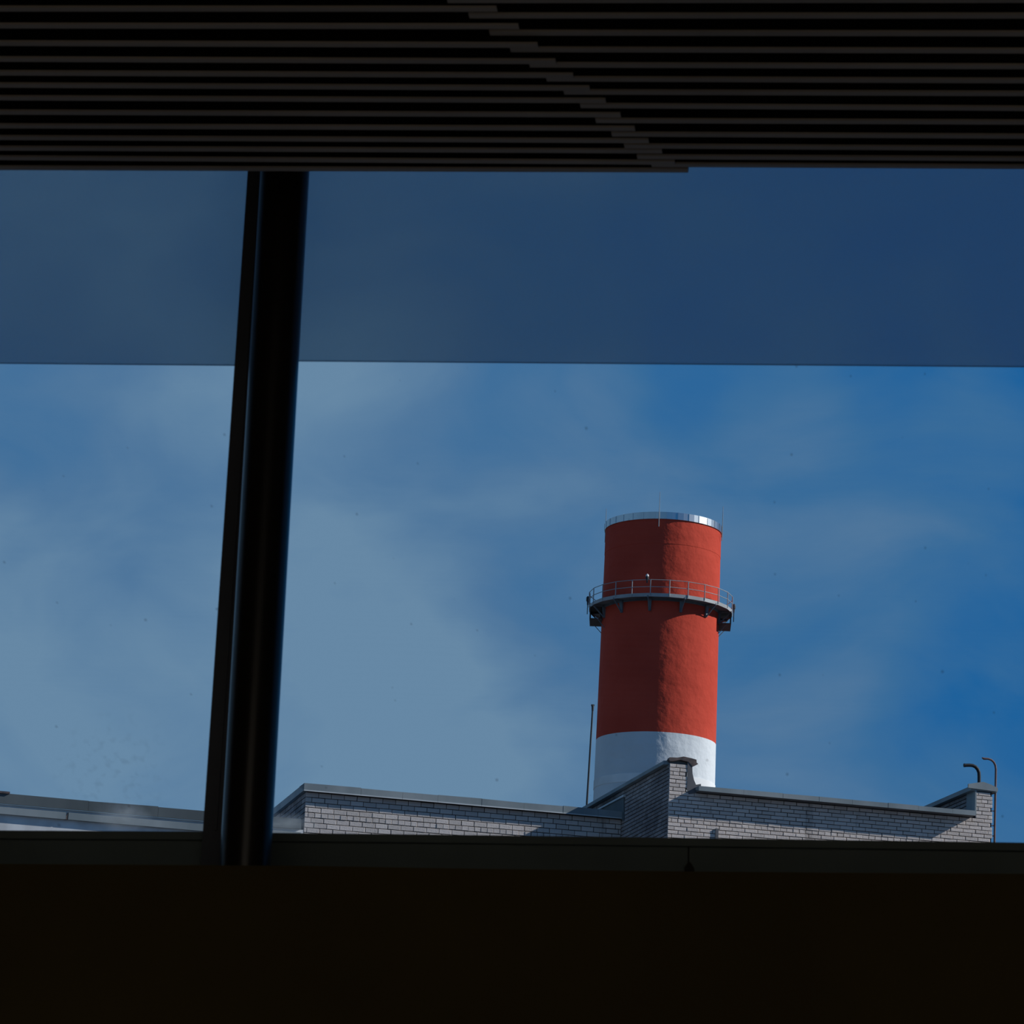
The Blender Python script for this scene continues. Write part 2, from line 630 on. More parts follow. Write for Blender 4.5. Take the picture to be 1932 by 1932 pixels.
# the field carries on over the viewer's head at even spacing
zc = zs[-1]
for i in range(len(LY), len(LY) + 46):
    v = V0 + PV * i
    u1 = RF.uz(LE[-1], LY[-1], V0 + PV * 15)[0] - (i - 15) * .012
    zz = zc + .03 * math.sin((i - 15) * .25) + .05 * min(1, (i - 15) / 8)
    slat((-2.4, zz), (u1, zz), v)
    slat((u1 - .03, zz), (2.9, zz), v - .026)

# ---------------------------------------------------------- window frame, panes
win = rroot('window_1')
win['kind'] = 'structure'
rail_top = [(-3200, 1550), (0, 1566.7), (383, 1569), (513, 1571.4), (860, 1575.2), (1200, 1579.7), (1932, 1589.8), (4600, 1624)]


def band(top, dy0, dy1, x0, x1, v, v2, name, material, parent):
    """strip between top-line offsets dy0..dy1 for pixel columns x0..x1 on plane v"""
    xs = [x0] + [p[0] for p in top if x0 < p[0] < x1] + [x1]

    def yy(x):
        for (a, b), (c, d) in zip(top, top[1:]):
            if a <= x <= c:
                return b + (d - b) * (x - a) / (c - a)
    up = [RF.uz(x, yy(x) + dy0, v) for x in xs]
    dn = [RF.uz(x, yy(x) + dy1, v) for x in xs]
    return MB().prism_y(dn + up[::-1], v, v2).build(name, material, parent)


band(rail_top, 0, 15, -3200, 4600, -.045, .05, 'frame_lip', 'frame', win)
band(rail_top, 14, 112, -3200, 1297.5, -.035, .05, 'bottom_rail', 'frame', win)
band(rail_top, 14, 112, 1300.5, 4600, -.035, .05, 'bottom_rail', 'frame', win)
band(rail_top, 16, 110, 1290, 1308, -.028, .04, 'rail_joint', 'latch', win)
kn = RF.on_v(1300, 1642, -.05)
MB().prism_y([(kn.x - .006, kn.z - .012), (kn.x + .006, kn.z - .012), (kn.x + .007, kn.z + .004), (kn.x + .002, kn.z + .012),
              (kn.x - .002, kn.z + .012), (kn.x - .007, kn.z + .004)], -.05, -.03).build('latch', 'latch', win)
MB().box(-HX, HX, -.05, .05, ztop - .05, ztop).build('top_rail', 'mullion', win)
MB().box(-HX, -HX + .06, -.05, .05, zlow, ztop).build('side_rail', 'mullion', win)
MB().box(HX - .06, HX, -.05, .05, zlow, ztop).build('side_rail', 'mullion', win)


def lerp_line(a, b, y):
    return a[0] + (b[0] - a[0]) * (y - a[1]) / (b[1] - a[1])


# mullion: left face line and width
ML = ((467.3, 322), (382.7, 1567))
mv = -.075
q = []
for y, dx in ((1640, 0), (1640, 44), (150, 44), (150, 0)):
    q.append(RF.uz(lerp_line(*ML, y) + dx, y, mv))
MB().prism_y([q[0], q[1], q[2], q[3]], mv, .05).build('mullion', 'mullion', win)
# inner beading on the mullion's face
q = []
for y, dx in ((1566, 22), (1566, 26), (150, 22.5), (150, 18.5)):
    q.append(RF.uz(lerp_line(*ML, y) + dx, y, mv - .004))
MB().prism_y([q[0], q[1], q[2], q[3]], mv - .004, mv + .002).build('mullion_bead', 'mullion', win)
umc = RF.on_v(440, 960, 0).x
MB().box(-HX + .05, umc, .0, .006, zlow, ztop - .03).build('pane', 'glass', win)
MB().box(umc, HX - .05, .0, .006, zlow, ztop - .03).build('pane', 'glass', win)

# ---------------------------------------------------------- column
cv = -.25
col = rroot('steel_column')
tag(col, 'black glossy round steel column standing in front of the window mullion', 'column')
ct, cb = RF.on_v(537.9, 322, cv), RF.on_v(462.0, 1640, cv)
dirc = (ct - cb).normalized()
rad = 48.6 * (cb - RF.loc(CAM)).length / F_PX * .985
top = ct + dirc * ((CEIL_Z - ct.z) / dirc.z)
# keep clear of the slats: the tube stops just above their underside
base = cb - dirc * ((cb.z - FLOOR_Z) / dirc.z)
MB().tube([base, top], rad, 64).build('column_tube', 'column', col, smooth=True)
MB().tube([base, base + dirc * .012], rad + .05, 48).build('base_plate', 'column', col, smooth=True)

# ---------------------------------------------------------- roller blinds
def blind(x0, y0, x1, y1, edge0, edge1, label, v):
    r = rroot('roller_blind')
    tag(r, label, 'blind', 'roller blinds half drawn over the window')
    zt = ztop - .09
    a = RF.uz(x0, y0, v)
    b = RF.uz(x1, y1, v)
    MB().prism_y([(a[0], a[1]), (b[0], b[1]), (b[0], zt), (a[0], zt)], v, v + .0012).build('fabric', 'blind', r)
    MB().prism_y([(a[0], a[1] - .0005), (b[0], b[1] - .0005), (b[0], b[1] + .0008), (a[0], a[1] + .0008)], v - .001, v + .002).build('hem_bar', 'blind', r)
    MB().tube([(a[0], v + .02, zt), (b[0], v + .02, zt)], .022, 20).build('roller', 'zinc', r, smooth=True)


blind(-2900, 660, 448, 689.3, 0, 0, 'grey-blue screen roller blind to the left of the black column', -.050)
blind(520, 680.6, 4300, 711, 0, 0, 'wide grey-blue screen roller blind to the right of the black column', -.115)

# ================================================================== BRICK BUILDINGS
A = .24243
c0 = CAM + ray(1262, 1500) * (70 / ray(1262, 1500).y)
BF = Frame(c0, A)
VL = 3.27                                                  # left wing front is set back this far


def make_brick_meshes():
    out = {}
    for key, (w, h) in {'ls': (.250, .088), 'lh': (.120, .088), 'rs': (.250, .065), 'rh': (.120, .065)}.items():
        arr = []
        for k in range(4):
            mb = MB()
            j = lambda s=.003: random.uniform(-s, s)
            x0, x1, z0, z1 = j(), w + j(), j(.002), h + j(.002)
            mb.cbox(x0, x1, -.004 + j(.003), .03, z0, z1, .006)
            vv = [list(v) for v in mb.v]
            for i in range(8, 12):
                vv[i][0] += j(.004)
                vv[i][2] += j(.003)
            mb.v = vv
            me = bpy.data.meshes.new('brick')
            me.from_pydata(mb.v, [], mb.f)
            bm = bmesh.new()
            bm.from_mesh(me)
            bmesh.ops.recalc_face_normals(bm, faces=bm.faces)
            bm.to_mesh(me)
            bm.free()
            me.materials.append(M['brick_l' if key[0] == 'l' else 'brick_r'])
            arr.append(me)
        out[key] = arr
    return out


BM_ = make_brick_meshes()


def brick_wall(parent, u0, u1, v, ztop_fn, zbase, pitch, hgt, keyp, header_rows, zone, stuffmat, min_rows, du=.26, off=(.0, .13, .05, .18)):
    """rows counted downwards from zbase; bricks under ztop_fn(u)"""
    ind, stuff = [], MB()
    row = -14
    while row < min_rows:
        z0 = zbase - (row + 1) * pitch
        segs = [(u0, u1)]
        if zone and z0 + hgt * .6 > zbase:
            segs = zone
        head = (row % header_rows[1]) == header_rows[0]
        w, step = (.120, .130) if head else (.250, du)
        u = u0 - off[row % len(off)] if not head else u0 - .06
        while u < u1 - .02:
            for sa, sb in segs:
                a, b = max(u, sa), min(u + w, sb)
                if b - a < .04:
                    continue
                zt = min(ztop_fn(a + .01), ztop_fn(b - .01))
                if z0 + hgt * .55 < zt:
                    full = (b - a > w - .01) and z0 + hgt <= zt + .002
                    h_ = min(hgt, zt - z0)
                    P = BF.wpt((a + b) / 2, v, z0 + hgt / 2)
                    x, y, zc_ = project(P)
                    if y < 1592:
                        ind.append((a, b, z0, h_, head))
                    else:
                        stuff.cbox(a, b, v - .004 + random.uniform(-.002, .002), v + .03, z0, z0 + h_, .005)
            u += step
        row += 1
    # the 300 that show largest stay single
    def size(t):
        P = BF.wpt((t[0] + t[1]) / 2, v, t[2])
        return (t[1] - t[0]) * t[3] / project(P)[2] ** 2
    ind.sort(key=size, reverse=True)
    for t_ in ind[300:]:
        a, b, z0, h_, head = t_
        stuff.cbox(a, b, v - .004, v + .03, z0, z0 + h_, .005)
    for a, b, z0, h_, head in ind[:300]:
        w = .120 if head else .250
        me = random.choice(BM_[keyp + ('h' if head else 's')])
        o = bpy.data.objects.new('brick', me)
        COL.objects.link(o)
        o.parent = parent
        o.location = (a - parent['ou'], v - parent['ov'] + random.uniform(-.003, .002), z0 - parent['oz'])
        o.scale = ((b - a) / w, 1, h_ / hgt)
    if stuff.v:
        stuff.v = [(p[0] - parent['ou'], p[1] - parent['ov'], p[2] - parent['oz']) for p in stuff.v]
        tag(stuff.build('small_bricks', stuffmat, parent), kind='stuff')
    return len(ind)


def bld_root(name, u, v, label, cat='building', group=None):
    r = BF.root(name, u, v, 0)
    r['ou'], r['ov'], r['oz'] = u, v, 0.0
    tag(r, label, cat, group)
    return r


def P(parent, mb, name, material, smooth=False):
    """build geometry given in BF coordinates under a root"""
    mb.v = [(p[0] - parent['ou'], p[1] - parent['ov'], p[2] - parent['oz']) for p in mb.v]
    return mb.build(name, material, parent, smooth)


# ---- key measures
uL = BF.on_v(576.6, 1512, VL).x                    # left corner of the left wing
ob = .125
zLf_b = (BF.on_v(575, 1486.6, VL - ob).z + BF.on_v(1040, 1536, VL - ob).z) / 2
zLf_t = (BF.on_v(575, 1473, VL - ob).z + BF.on_v(1090, 1527.5, VL - ob).z) / 2
oR = .25
z1 = [BF.on_v(1330, 1489.5, -oR).z, BF.on_v(1838, 1541.5, -oR).z]
z2 = [BF.on_v(1330, 1480.5, -oR).z, BF.on_v(1838, 1532.5, -oR).z]
zRf_b, zRf_t = sum(z1) / 2, sum(z2) / 2
uR = BF.on_v(1872.5, 1500, 0).x
uRp = BF.on_v(1841, 1530, 0).x
zpl = BF.on_v(1263.5, 1440, 0).z                   # brick top of the left parapet end
zpr = BF.on_v(1845, 1491, 0).z
upl = BF.on_v(1298, 1450, 0).x
print('left wing', uL, zLf_b, zLf_t, [BF.on_v(575, 1486.6, VL - ob).z, BF.on_v(1040, 1536, VL - ob).z])
print('right', uR, uRp, upl, z1, z2, 'parapet', zpl, zpr)

# ---------------- right block
R_ = bld_root('brick_building', 0, 0, 'taller grey brick block with raised parapet ends, in front of the striped chimney')
DEP = 10.0
SOF = zRf_b + .004
P(R_, MB().box(0.012, uR - .012, .014, DEP, 0, zRf_b + .01), 'wall_core', 'mortar')
P(R_, MB().box(.36, uRp, .35, DEP, zRf_b, zRf_b + .06), 'roof', 'roof')


def ztopR(u):
    if u < upl:
        return zpl
    if u > uRp:
        return zpr
    return zRf_b - .0


nR = brick_wall(R_, 0, uR, 0, ztopR, zRf_b, .0765, .065, 'r', (int((zRf_b - BF.on_v(1290, 1547, 0).z) / .0765) % 12, 12), [(0, upl), (uRp, uR)], 'brick_r', 30)
# parapet end walls running back
T1 = 6.75
P(R_, MB().box(.012, upl - .012, .014, T1, zRf_b, zpl - .005), 'parapet_core', 'mortar')
P(R_, MB().box(uRp + .012, uR - .012, .014, T1, zRf_b, zpr - .005), 'parapet_core', 'mortar')


# bricks on the faces turned left (side walls)
def side_bricks(parent, u, v0, v1, zlo, zhi, pitch, hgt, name, material):
    s = MB()
    row = 0
    z = zhi - pitch
    while z > zlo:
        v = v0 - (.0, .13, .07)[row % 3]
        while v < v1:
            a, b = max(v, v0), min(v + .25, v1)
            if b - a > .05:
                d = u - .004 + random.uniform(-.005, .003)
                c = .004
                x0 = u + .02
                s.add([(x0, a, z), (x0, b, z), (x0, b, z + hgt), (x0, a, z + hgt), (d, a + c, z + c), (d, b - c, z + c), (d, b - c, z + hgt - c), (d, a + c, z + hgt - c)],
                      [(0, 1, 2, 3), (7, 6, 5, 4), (0, 4, 5, 1), (1, 5, 6, 2), (2, 6, 7, 3), (3, 7, 4, 0)])
            v += .26
        z -= pitch
        row += 1
    tag(P(parent, s, name, material), kind='stuff')


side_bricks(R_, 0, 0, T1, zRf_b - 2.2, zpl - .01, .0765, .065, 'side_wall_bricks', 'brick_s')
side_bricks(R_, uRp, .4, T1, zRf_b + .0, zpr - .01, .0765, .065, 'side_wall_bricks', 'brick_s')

# main eave: soffit slab, fascia sheets
eu0 = BF.on_v(1319, 1480, -oR).x
eu1 = BF.on_v(1841.5, 1533, -oR).x
P(R_, MB().box(eu0 + .01, eu1 - .005, -oR + .006, .02, zRf_b + .002, zRf_t - .01), 'soffit', 'soffit')
cuts = [eu0] + [eu0 + (eu1 - eu0) * k for k in (.16, .30, .43, .55, .68, .79, .915)] + [eu1]
for i in range(len(cuts) - 1):
    j = random.uniform(-.003, .003)
    P(R_, MB().hexa([(cuts[i], -oR + j, zRf_b), (cuts[i + 1] - .004, -oR + j, zRf_b), (cuts[i + 1] - .004, -oR + .012, zRf_b), (cuts[i], -oR + .012, zRf_b),
                     (cuts[i], -oR + j, zRf_t + random.uniform(-.004, .004)), (cuts[i + 1] - .004, -oR + j, zRf_t + random.uniform(-.004, .004)),
                     (cuts[i + 1] - .004, .3, zRf_t + .015), (cuts[i], .3, zRf_t + .015)]), 'fascia_sheet', 'zinc')

# left parapet: sheet coping along the top and torn rusty gable cap at the end
P(R_, MB().prism_y([(-.10, zpl - .01), (upl + .10, zpl - .01), (upl + .10, zpl + .03), (upl / 2, zpl + .10), (-.10, zpl + .06)], .10, T1 + .05), 'parapet_coping', 'zinc')


def pol(pxs, v):
    return [BF.uz(1180 + x / 5.367, 1400 + y / 5.367, v) for x, y in pxs]


P(R_, MB().prism_y(pol([(440, 175), (452, 196), (560, 180), (640, 200), (680, 250), (738, 222), (722, 208), (720, 178), (655, 160), (590, 146), (530, 157), (450, 154)], -.022), -.022, .12), 'parapet_cap', 'rust')
P(R_, MB().prism_y(pol([(630, 196), (676, 205), (680, 320), (695, 385), (715, 432), (765, 424), (765, 490), (725, 512), (690, 522), (640, 528), (620, 470), (628, 400)], -.014), -.014, .012), 'curved_flashing', 'soffit')

# right parapet: gable cap, coping, side flashing
P(R_, MB().prism_y([(uRp - .11, zpr - .01), (uR + .10, zpr - .01), (uR + .10, zpr + .03), ((uR + uRp) / 2, zpr + .13), (uRp - .11, zpr + .075)], .0, T1), 'parapet_coping', 'zinc')


def pol6(pxs, v):
    return [BF.uz(1520 + x / 4.689, 1400 + y / 4.689, v) for x, y in pxs]


P(R_, MB().prism_y(pol6([(1440, 404), (1694, 438), (1702, 432), (1700, 406), (1640, 376), (1572, 352), (1525, 358), (1440, 370)], -.04), -.04, .0), 'parapet_cap', 'zinc')
P(R_, MB().box(uRp - .02, uRp + .01, -.012, .46, zRf_t - .02, zpr), 'side_flashing', 'zinc')

# flashing upstand where the lower wing's roof meets the side wall
fl = [BF.on_u(x, y, -.03) for x, y in ((1176.5, 1548), (1176.5, 1501), (1118, 1532.5), (1090, 1548))]
P(R_, MB().prism_x([(p.y, p.z) for p in fl], -.03, .0), 'roof_upstand', 'zinc_dark')
fe = [BF.on_u(x, y, -.05) for x, y in ((1176.5, 1503), (1176.5, 1499), (1118, 1531), (1118, 1534))]
P(R_, MB().prism_x([(p.y, p.z) for p in fe], -.055, .0), 'upstand_edge', 'zinc_light')
# small batten standing off the lit wall
b0, b1 = BF.on_v(1350.5, 1563, -.035), BF.on_v(1355, 1563, -.035)
P(R_, MB().box(b0.x, b1.x + .01, -.035, .01, b0.z - 1.5, b0.z), 'wall_batten', 'soffit')
# stained drip patches are part of the wall sheet joints
# ---------------- left wing
Lw = bld_root('brick_building', uL, VL, 'lower pale brick wing with thin zinc eave, left of the striped chimney')
P(Lw, MB().box(uL + .012, -.02, VL + .014, VL + 9, 0, zLf_b + .01), 'wall_core', 'mortar')
nL = brick_wall(Lw, uL, -.01, VL, lambda u: zLf_b, zLf_b, .1015, .088, 'l', (int((zLf_b - BF.on_v(680, 1542.5, VL).z) / .1015) % 5, 5), None, 'brick_l', 24, off=(.0, .13, .065, .2))
side_bricks(Lw, uL, VL, VL + 9, zLf_b - 2.2, zLf_b, .1015, .088, 'side_wall_bricks', 'brick_s')
xs = [575, 681, 760, 827, 910, 990, 1064, 1130]
cuts = [BF.on_v(x, 1500, VL - ob).x for x in xs]
cuts[0] = uL - .07
cuts.append(-.02)
for i in range(len(cuts) - 1):
    j = random.uniform(-.004, .004)
    ks = [random.uniform(-.008, .008) for _ in range(2)]
    x0, x1 = cuts[i], cuts[i + 1] - .004
    P(Lw, MB().hexa([(x0, VL - ob + j, zLf_b), (x1, VL - ob + j, zLf_b), (x1, VL - ob + .014, zLf_b), (x0, VL - ob + .014, zLf_b),
                     (x0, VL - ob + j, zLf_t + ks[0]), (x1, VL - ob + j, zLf_t + ks[1]), (x1, VL + .4, zLf_t + .01), (x0, VL + .4, zLf_t + .01)]), 'fascia_sheet', 'zinc')
    P(Lw, MB().box(x0, x1, VL - ob - .008, VL - ob + .006, zLf_b - .012, zLf_b + .008), 'drip_edge', 'zinc_light')
P(Lw, MB().box(uL - .06, -.02, VL - ob + .01, VL + .02, zLf_b + .003, zLf_t - .02), 'soffit', 'soffit')
P(Lw, MB().box(uL - .07, uL - .055, VL - ob, VL + 9, zLf_b, zLf_t), 'side_fascia', 'zinc')
P(Lw, MB().box(uL - .056, uL + .4, VL - ob + .02, VL + 9, zLf_b + .005, zLf_t - .005), 'side_coping', 'zinc')
P(Lw, MB().box(uL + .35, -.02, VL + .35, VL + 9, zLf_b - .1, zLf_b + .02), 'roof', 'roof')
print('bricks', nL, nR)

# ---------------- far left low building with stepped zinc cornice
uf0 = uL - 7.5
uf1 = uL - .01
zz = lambda x, y, v=VL: BF.on_v(x, y, v).z


def avg(y0, y1, v):
    return (zz(0, y0, v) + zz(383, y1, v)) / 2


ga = bld_root('low_building', uf0, VL, 'low pale rendered building with stepped zinc cornice, left of the black column')
z_a, z_b = avg(1493, 1533, VL - .07), avg(1513, 1551, VL - .07)
z_c, z_d = avg(1520.5, 1556.5, VL - .08), avg(1533.5, 1569.5, VL - .08)
print('low', z_a, z_b, z_c, z_d)
P(ga, MB().box(uf0, uf1, VL, VL + 9, 0, z_b), 'rendered_wall', 'plaster')
cuts = [uf0] + [BF.on_v(x, 1510, VL - .07).x for x in (-120, 168, 300, 460)] + [uf1 - .06]
for i in range(len(cuts) - 1):
    P(ga, MB().hexa([(cuts[i], VL - .07, z_b), (cuts[i + 1] - .004, VL - .07, z_b), (cuts[i + 1] - .004, VL - .055, z_b), (cuts[i], VL - .055, z_b),
                     (cuts[i], VL - .07, z_a + random.uniform(-.01, .01)), (cuts[i + 1] - .004, VL - .07, z_a + random.uniform(-.01, .01)),
                     (cuts[i + 1] - .004, VL + .4, z_a + .01), (cuts[i], VL + .4, z_a + .01)]), 'fascia_sheet', 'zinc_dark')
P(ga, MB().box(uf0, uf1 - .06, VL - .05, VL + .01, z_b + .006, z_a - .02), 'soffit', 'soffit')
xn = BF.on_v(128, 1540, VL - .08).x
for (a, b) in ((uf0, xn - .035), (xn + .01, uf1 - .06)):
    P(ga, MB().hexa([(a, VL - .08, z_d), (b, VL - .08, z_d), (b, VL + .01, z_d), (a, VL + .01, z_d),
                     (a, VL - .08, z_c), (b, VL - .08, z_c), (b, VL + .01, z_c + .02), (a, VL + .01, z_c + .02)]), 'lower_ledge', 'zinc')
P(ga, MB().prism_y([(xn - .06, z_d), (xn + .01, z_d), (xn, z_c + .0)], VL - .075, VL), 'ledge_bracket', 'rust')
P(ga, MB().box(uf0 - .0, BF.on_v(18, 1492, VL).x, VL - .1, VL + .2, z_a, z_a + .04), 'roof_kerb', 'rust')

# ---------------- vent pipes on the right corner
pb = BF.on_v(1520 + 1535 / 4.689, 1400 + 362 / 4.689, .12)


def q6(x, y, v):
    p = BF.on_v(1520 + x / 4.689, 1400 + y / 4.689, v)
    return p


vp = bld_root('vent_pipe', pb.x, pb.y, 'short black bent vent pipe standing on the right parapet cap', 'pipe')
line = [(1535, 400), (1535, 300), (1533, 270), (1522, 242), (1503, 220), (1478, 208), (1450, 205), (1404, 206)]
P(vp, MB().tube([q6(x, y, .12) for x, y in line], .034, 14), 'bent_tube', 'pipe_dark', True)
tp = q6(1404, 206, .12)
P(vp, MB().tube([q6(1412, 206, .12), tp - Vector((.01, 0, 0))], .037, 14), 'mouth_collar', 'pipe_dark', True)
vr = bld_root('vent_pipe', q6(1675, 800, .10).x, .10, 'tall rusty brown bent pipe fixed beside the right brick corner', 'pipe')
PV2 = .10
line = [(1664, 1400), (1669, 1000), (1674, 700), (1679, 450), (1682, 300), (1683, 240), (1678, 205), (1664, 178), (1642, 158), (1615, 149), (1592, 148)]
P(vr, MB().tube([q6(x, y, PV2) for x, y in line], .0215, 14), 'bent_tube', 'pipe_rust', True)
P(vr, MB().tube([q6(x, y, PV2) for x, y in ((1594, 148), (1575, 147), (1560, 138))], .02, 10, radii=[.024, .024, .012]), 'broken_mouth', 'pipe_rust', True)
for yy in (455, 612, 742, 832):
    c = q6(1671, yy, PV2)
    P(vr, MB().box(uR - .01, c.x + .02, .09, .11, c.z - .008, c.z + .008).box(uR - .01, uR + .01, .05, .15, c.z - .008, c.z + .008), 'pipe_clamp', 'pipe_rust')

# ---------------- thin pole left of the chimney
pv = 7.2
p0, p1 = BF.on_v(1105.5, 1545, pv), BF.on_v(1118.4, 1334, pv)
po = bld_root('roof_pole', p0.x, pv, 'thin dark leaning pole on the roof just left of the chimney', 'pole')
base_ = p0 + (p0 - p1).normalized() * .6
P(po, MB().tube([base_, p0, p1], .022, 10, radii=[.024, .023, .019]), 'pole_tube', 'pole', True)
P(po, MB().tube([p1 - Vector((0, 0, .08)), p1 + Vector((0, 0, .02)), p1 + Vector((.0, 0, .045))], .03, 10, radii=[.024, .030, .022]), 'pole_clamp', 'pole', True)
P(po, MB().box(p1.x - .035, p1.x + .03, p1.y - .02, p1.y + .02, p1.z + .02, p1.z + .055), 'pole_head', 'pole')

# ================================================================== CHIMNEY
DC = 268.0
pc = CAM + ray(1237.5, 1402) * (DC / ray(1237.5, 1402).y)
ch = empty('striped_chimney', (pc.x, pc.y, 0))
tag(ch, 'tall round red and white factory chimney with a railed gallery, behind the brick roofs', 'chimney')


def zc_at(py):
    lo, hi = 0.0, 200.0
    for _ in range(60):
        mid = (lo + hi) / 2
        if project(Vector((pc.x, pc.y, mid)))[1] > py:
            lo = mid
        else:
            hi = mid
    return lo


def rpx(r, z):
    return r * project(Vector((pc.x, pc.y, z)))[2] / F_PX


zR0 = zc_at(1005.5)
zB = zc_at(1402)
r_top = rpx(108.6, zR0)
r_bnd = rpx(113.2, zB)
kt = (r_bnd - r_top) / (zR0 - zB)
rad_at = lambda z: r_top + kt * (zR0 - z)
print('chimney', zR0, zB, r_top, r_bnd)
MB().lathe([(rad_at(zB), zB), (rad_at(zB + 2), zB + 2), (rad_at(zc_at(1200)), zc_at(1200)), (r_top * 1.0, zR0), (r_top * .9, zR0)], 160).build('red_shaft', 'red', ch, True)
z1_, z2_ = zc_at(1487), zc_at(1479)
MB().lathe([(rad_at(0), 0), (rad_at(z1_ - .3), z1_ - .3), (rad_at(zB), zB)], 160).build('white_shaft', 'white', ch, True)
MB().lathe([(rad_at(z1_) - .1, z1_ - .3), (rad_at(z1_) + .03, z1_ - .3), (rad_at(z2_) + .03, z2_), (rad_at(z2_) - .1, z2_)], 160).build('joint_ring', 'white_ring', ch, True)
MB().lathe([(r_top + .01, zR0 - 1.9), (r_top + .03, zR0 - 1.88), (r_top + .02, zR0 - .02), (r_top, zR0)], 160).build('top_collar', 'red', ch, True)
# faceted metal rim
hr = .50
rm = MB().lathe([(r_top + .10, zR0 - .03), (r_top + .10, zR0 + hr), (r_top - .35, zR0 + hr + .03), (r_top - .35, zR0 - .03)], 64, closed=True)
rim = rm.build('metal_rim', 'rim', ch)
for k in range(64):
    a = 2 * PI * k / 64
    rr = r_top + .10
    if k % 2 == 0:
        MB().box(-.02, .03, -.025, .025, 0, hr).build('rim_seam', 'rim', rim, loc=(rr * math.cos(a), rr * math.sin(a), zR0)).rotation_euler = (0, 0, a)

# gallery ring
zG = zc_at(1153.4)
rO = rpx(135.5, zG)
rS = rad_at(zG)
NG = 24
PH = math.radians(4)
deck = MB()


def ring(mb, r0, r1, za, zb, n, ph):
    v = []
    for r, z in ((r0, za), (r1, za), (r1, zb), (r0, zb)):
        for k in range(n):
            a = ph + 2 * PI * k / n
            v.append((r * math.cos(a), r * math.sin(a), z))
    f = []
    for i in range(4):
        j = (i + 1) % 4
        for k in range(n):
            k2 = (k + 1) % n
            f.append((i * n + k, i * n + k2, j * n + k2, j * n + k))
    mb.add(v, f)


ring(deck, rS + .04, rO - .02, zG - .03, zG + .02, NG, PH)
deck.build('gallery_deck', 'steel', ch)
kb = MB()
ring(kb, rO - .03, rO + .01, zG - .12, zG + .14, NG, PH)
kb.build('kick_plate', 'steel_lit', ch)
ib = MB()
ring(ib, rS + .02, rS + .10, zG - .2, zG - .03, NG, PH)
ib.build('wall_ring', 'steel', ch)
for h_, nm in ((1.15, 'top_rail'), (.62, 'mid_rail')):
    pts = [(rO * math.cos(PH + 2 * PI * k / NG), rO * math.sin(PH + 2 * PI * k / NG), zG + h_) for k in range(NG)]
    rb = MB()
    for k in range(NG):
        rb.tube([pts[k], pts[(k + 1) % NG]], .026, 6)
    rb.build(nm, 'steel_lit', ch)
pm = MB().tube([(0, 0, 0), (0, 0, 1.17)], .036, 6)
proto = None
for k in range(NG):
    a = PH + 2 * PI * k / NG
    if proto is None:
        o = proto = pm.build('railing_post', 'steel_lit', ch)
    else:
        o = proto.copy()
        COL.objects.link(o)
    o.location = ((rO + .02) * math.cos(a), (rO + .02) * math.sin(a), zG - .05)
# brackets: tapering side plates with arm and strut
br = MB()
wO = rO - rS
br.hexa([(0, -.09, -.95), (.12, -.09, -.95), (.12, .09, -.95), (0, .09, -.95), (0, -.09, 0), (.22, -.16, 0), (.22, .16, 0), (0, .09, 0)])
br.box(0, wO, -.06, .06, -.14, 0)
br.hexa([(.0, -.03, -.95), (.12, -.03, -.95), (.12, .03, -.95), (0, .03, -.95), (wO - .12, -.03, -.12), (wO, -.03, -.12), (wO, .03, -.12), (wO - .12, .03, -.12)])
strut = MB().tube([(wO - .25, 0, -.9), (-.03, 0, -1.75)], .03, 6)
proto = proto2 = None
NB = 12
for k in range(NB):
    a = math.atan2(CAM.y - pc.y, CAM.x - pc.x) + math.radians(19.5) + 2 * PI * k / NB
    if proto is None:
        o = proto = br.build('bracket', 'steel', ch)
    else:
        o = proto.copy()
        COL.objects.link(o)
    o.location = (rS * math.cos(a), rS * math.sin(a), zG - .03)
    o.rotation_euler = (0, 0, a)
    if abs(math.sin(a - math.atan2(CAM.y - pc.y, CAM.x - pc.x))) < .85:
        continue
    if proto2 is None:
        s = proto2 = strut.build('strut', 'steel', o)
    else:
        s = proto2.copy()
        COL.objects.link(s)
    s.parent = o
# toe baskets and equipment boxes hanging under the two flanks
vaz = math.atan2(pc.y, pc.x)
for sgn in (-1, 1):
    a = vaz + sgn * PI / 2
    bx = MB().box(-.05, wO - .1, -1.3, 1.3, -1.05, -1.0).box(wO - .16, wO - .1, -1.3, 1.3, -1.0, -.1)
    o = bx.build('under_platform', 'pole', ch, loc=(rS * math.cos(a), rS * math.sin(a), zG))
    o.rotation_euler = (0, 0, a)
# obstruction lamps
cdir = math.atan2(CAM.y - pc.y, CAM.x - pc.x)
for da, dr, hh, nm in ((-.20, .0, 1.2, 0), (PI / 2 + .02, .10, .42, 1), (-PI / 2 + .02, .10, .55, 1)):
    a = cdir + da
    x, y = (rO + dr) * math.cos(a), (rO + dr) * math.sin(a)
    ob_ = MB().tube([(0, 0, -.30), (0, 0, -.02), (0, 0, 0), (0, 0, .18)], .07, 10, radii=[.05, .07, .12, .12]).build('warning_lamp', 'pole', ch, True, loc=(x, y, zG + hh))
    MB().tube([(0, 0, .18), (0, 0, .30), (0, 0, .38)], .1, 10, radii=[.12, .11, .04]).build('lamp_cap', 'lampglass' if nm == 0 else 'pole', ob_, True)
    if nm:
        MB().box(-.03, .03, -.03, .03, -1.0, -.2).build('lamp_bracket', 'pole', ob_)
# lightning rods on the rim
for da in (-.08, 1.38, 2.6, -1.8):
    a = cdir + da
    rr = r_top + .16
    MB().tube([(rr * math.cos(a), rr * math.sin(a), zR0 - .65), (rr * math.cos(a), rr * math.sin(a), zR0 + 2.0)], .022, 6, radii=[.035, .015]).build('lightning_rod', 'steel_lit', ch)
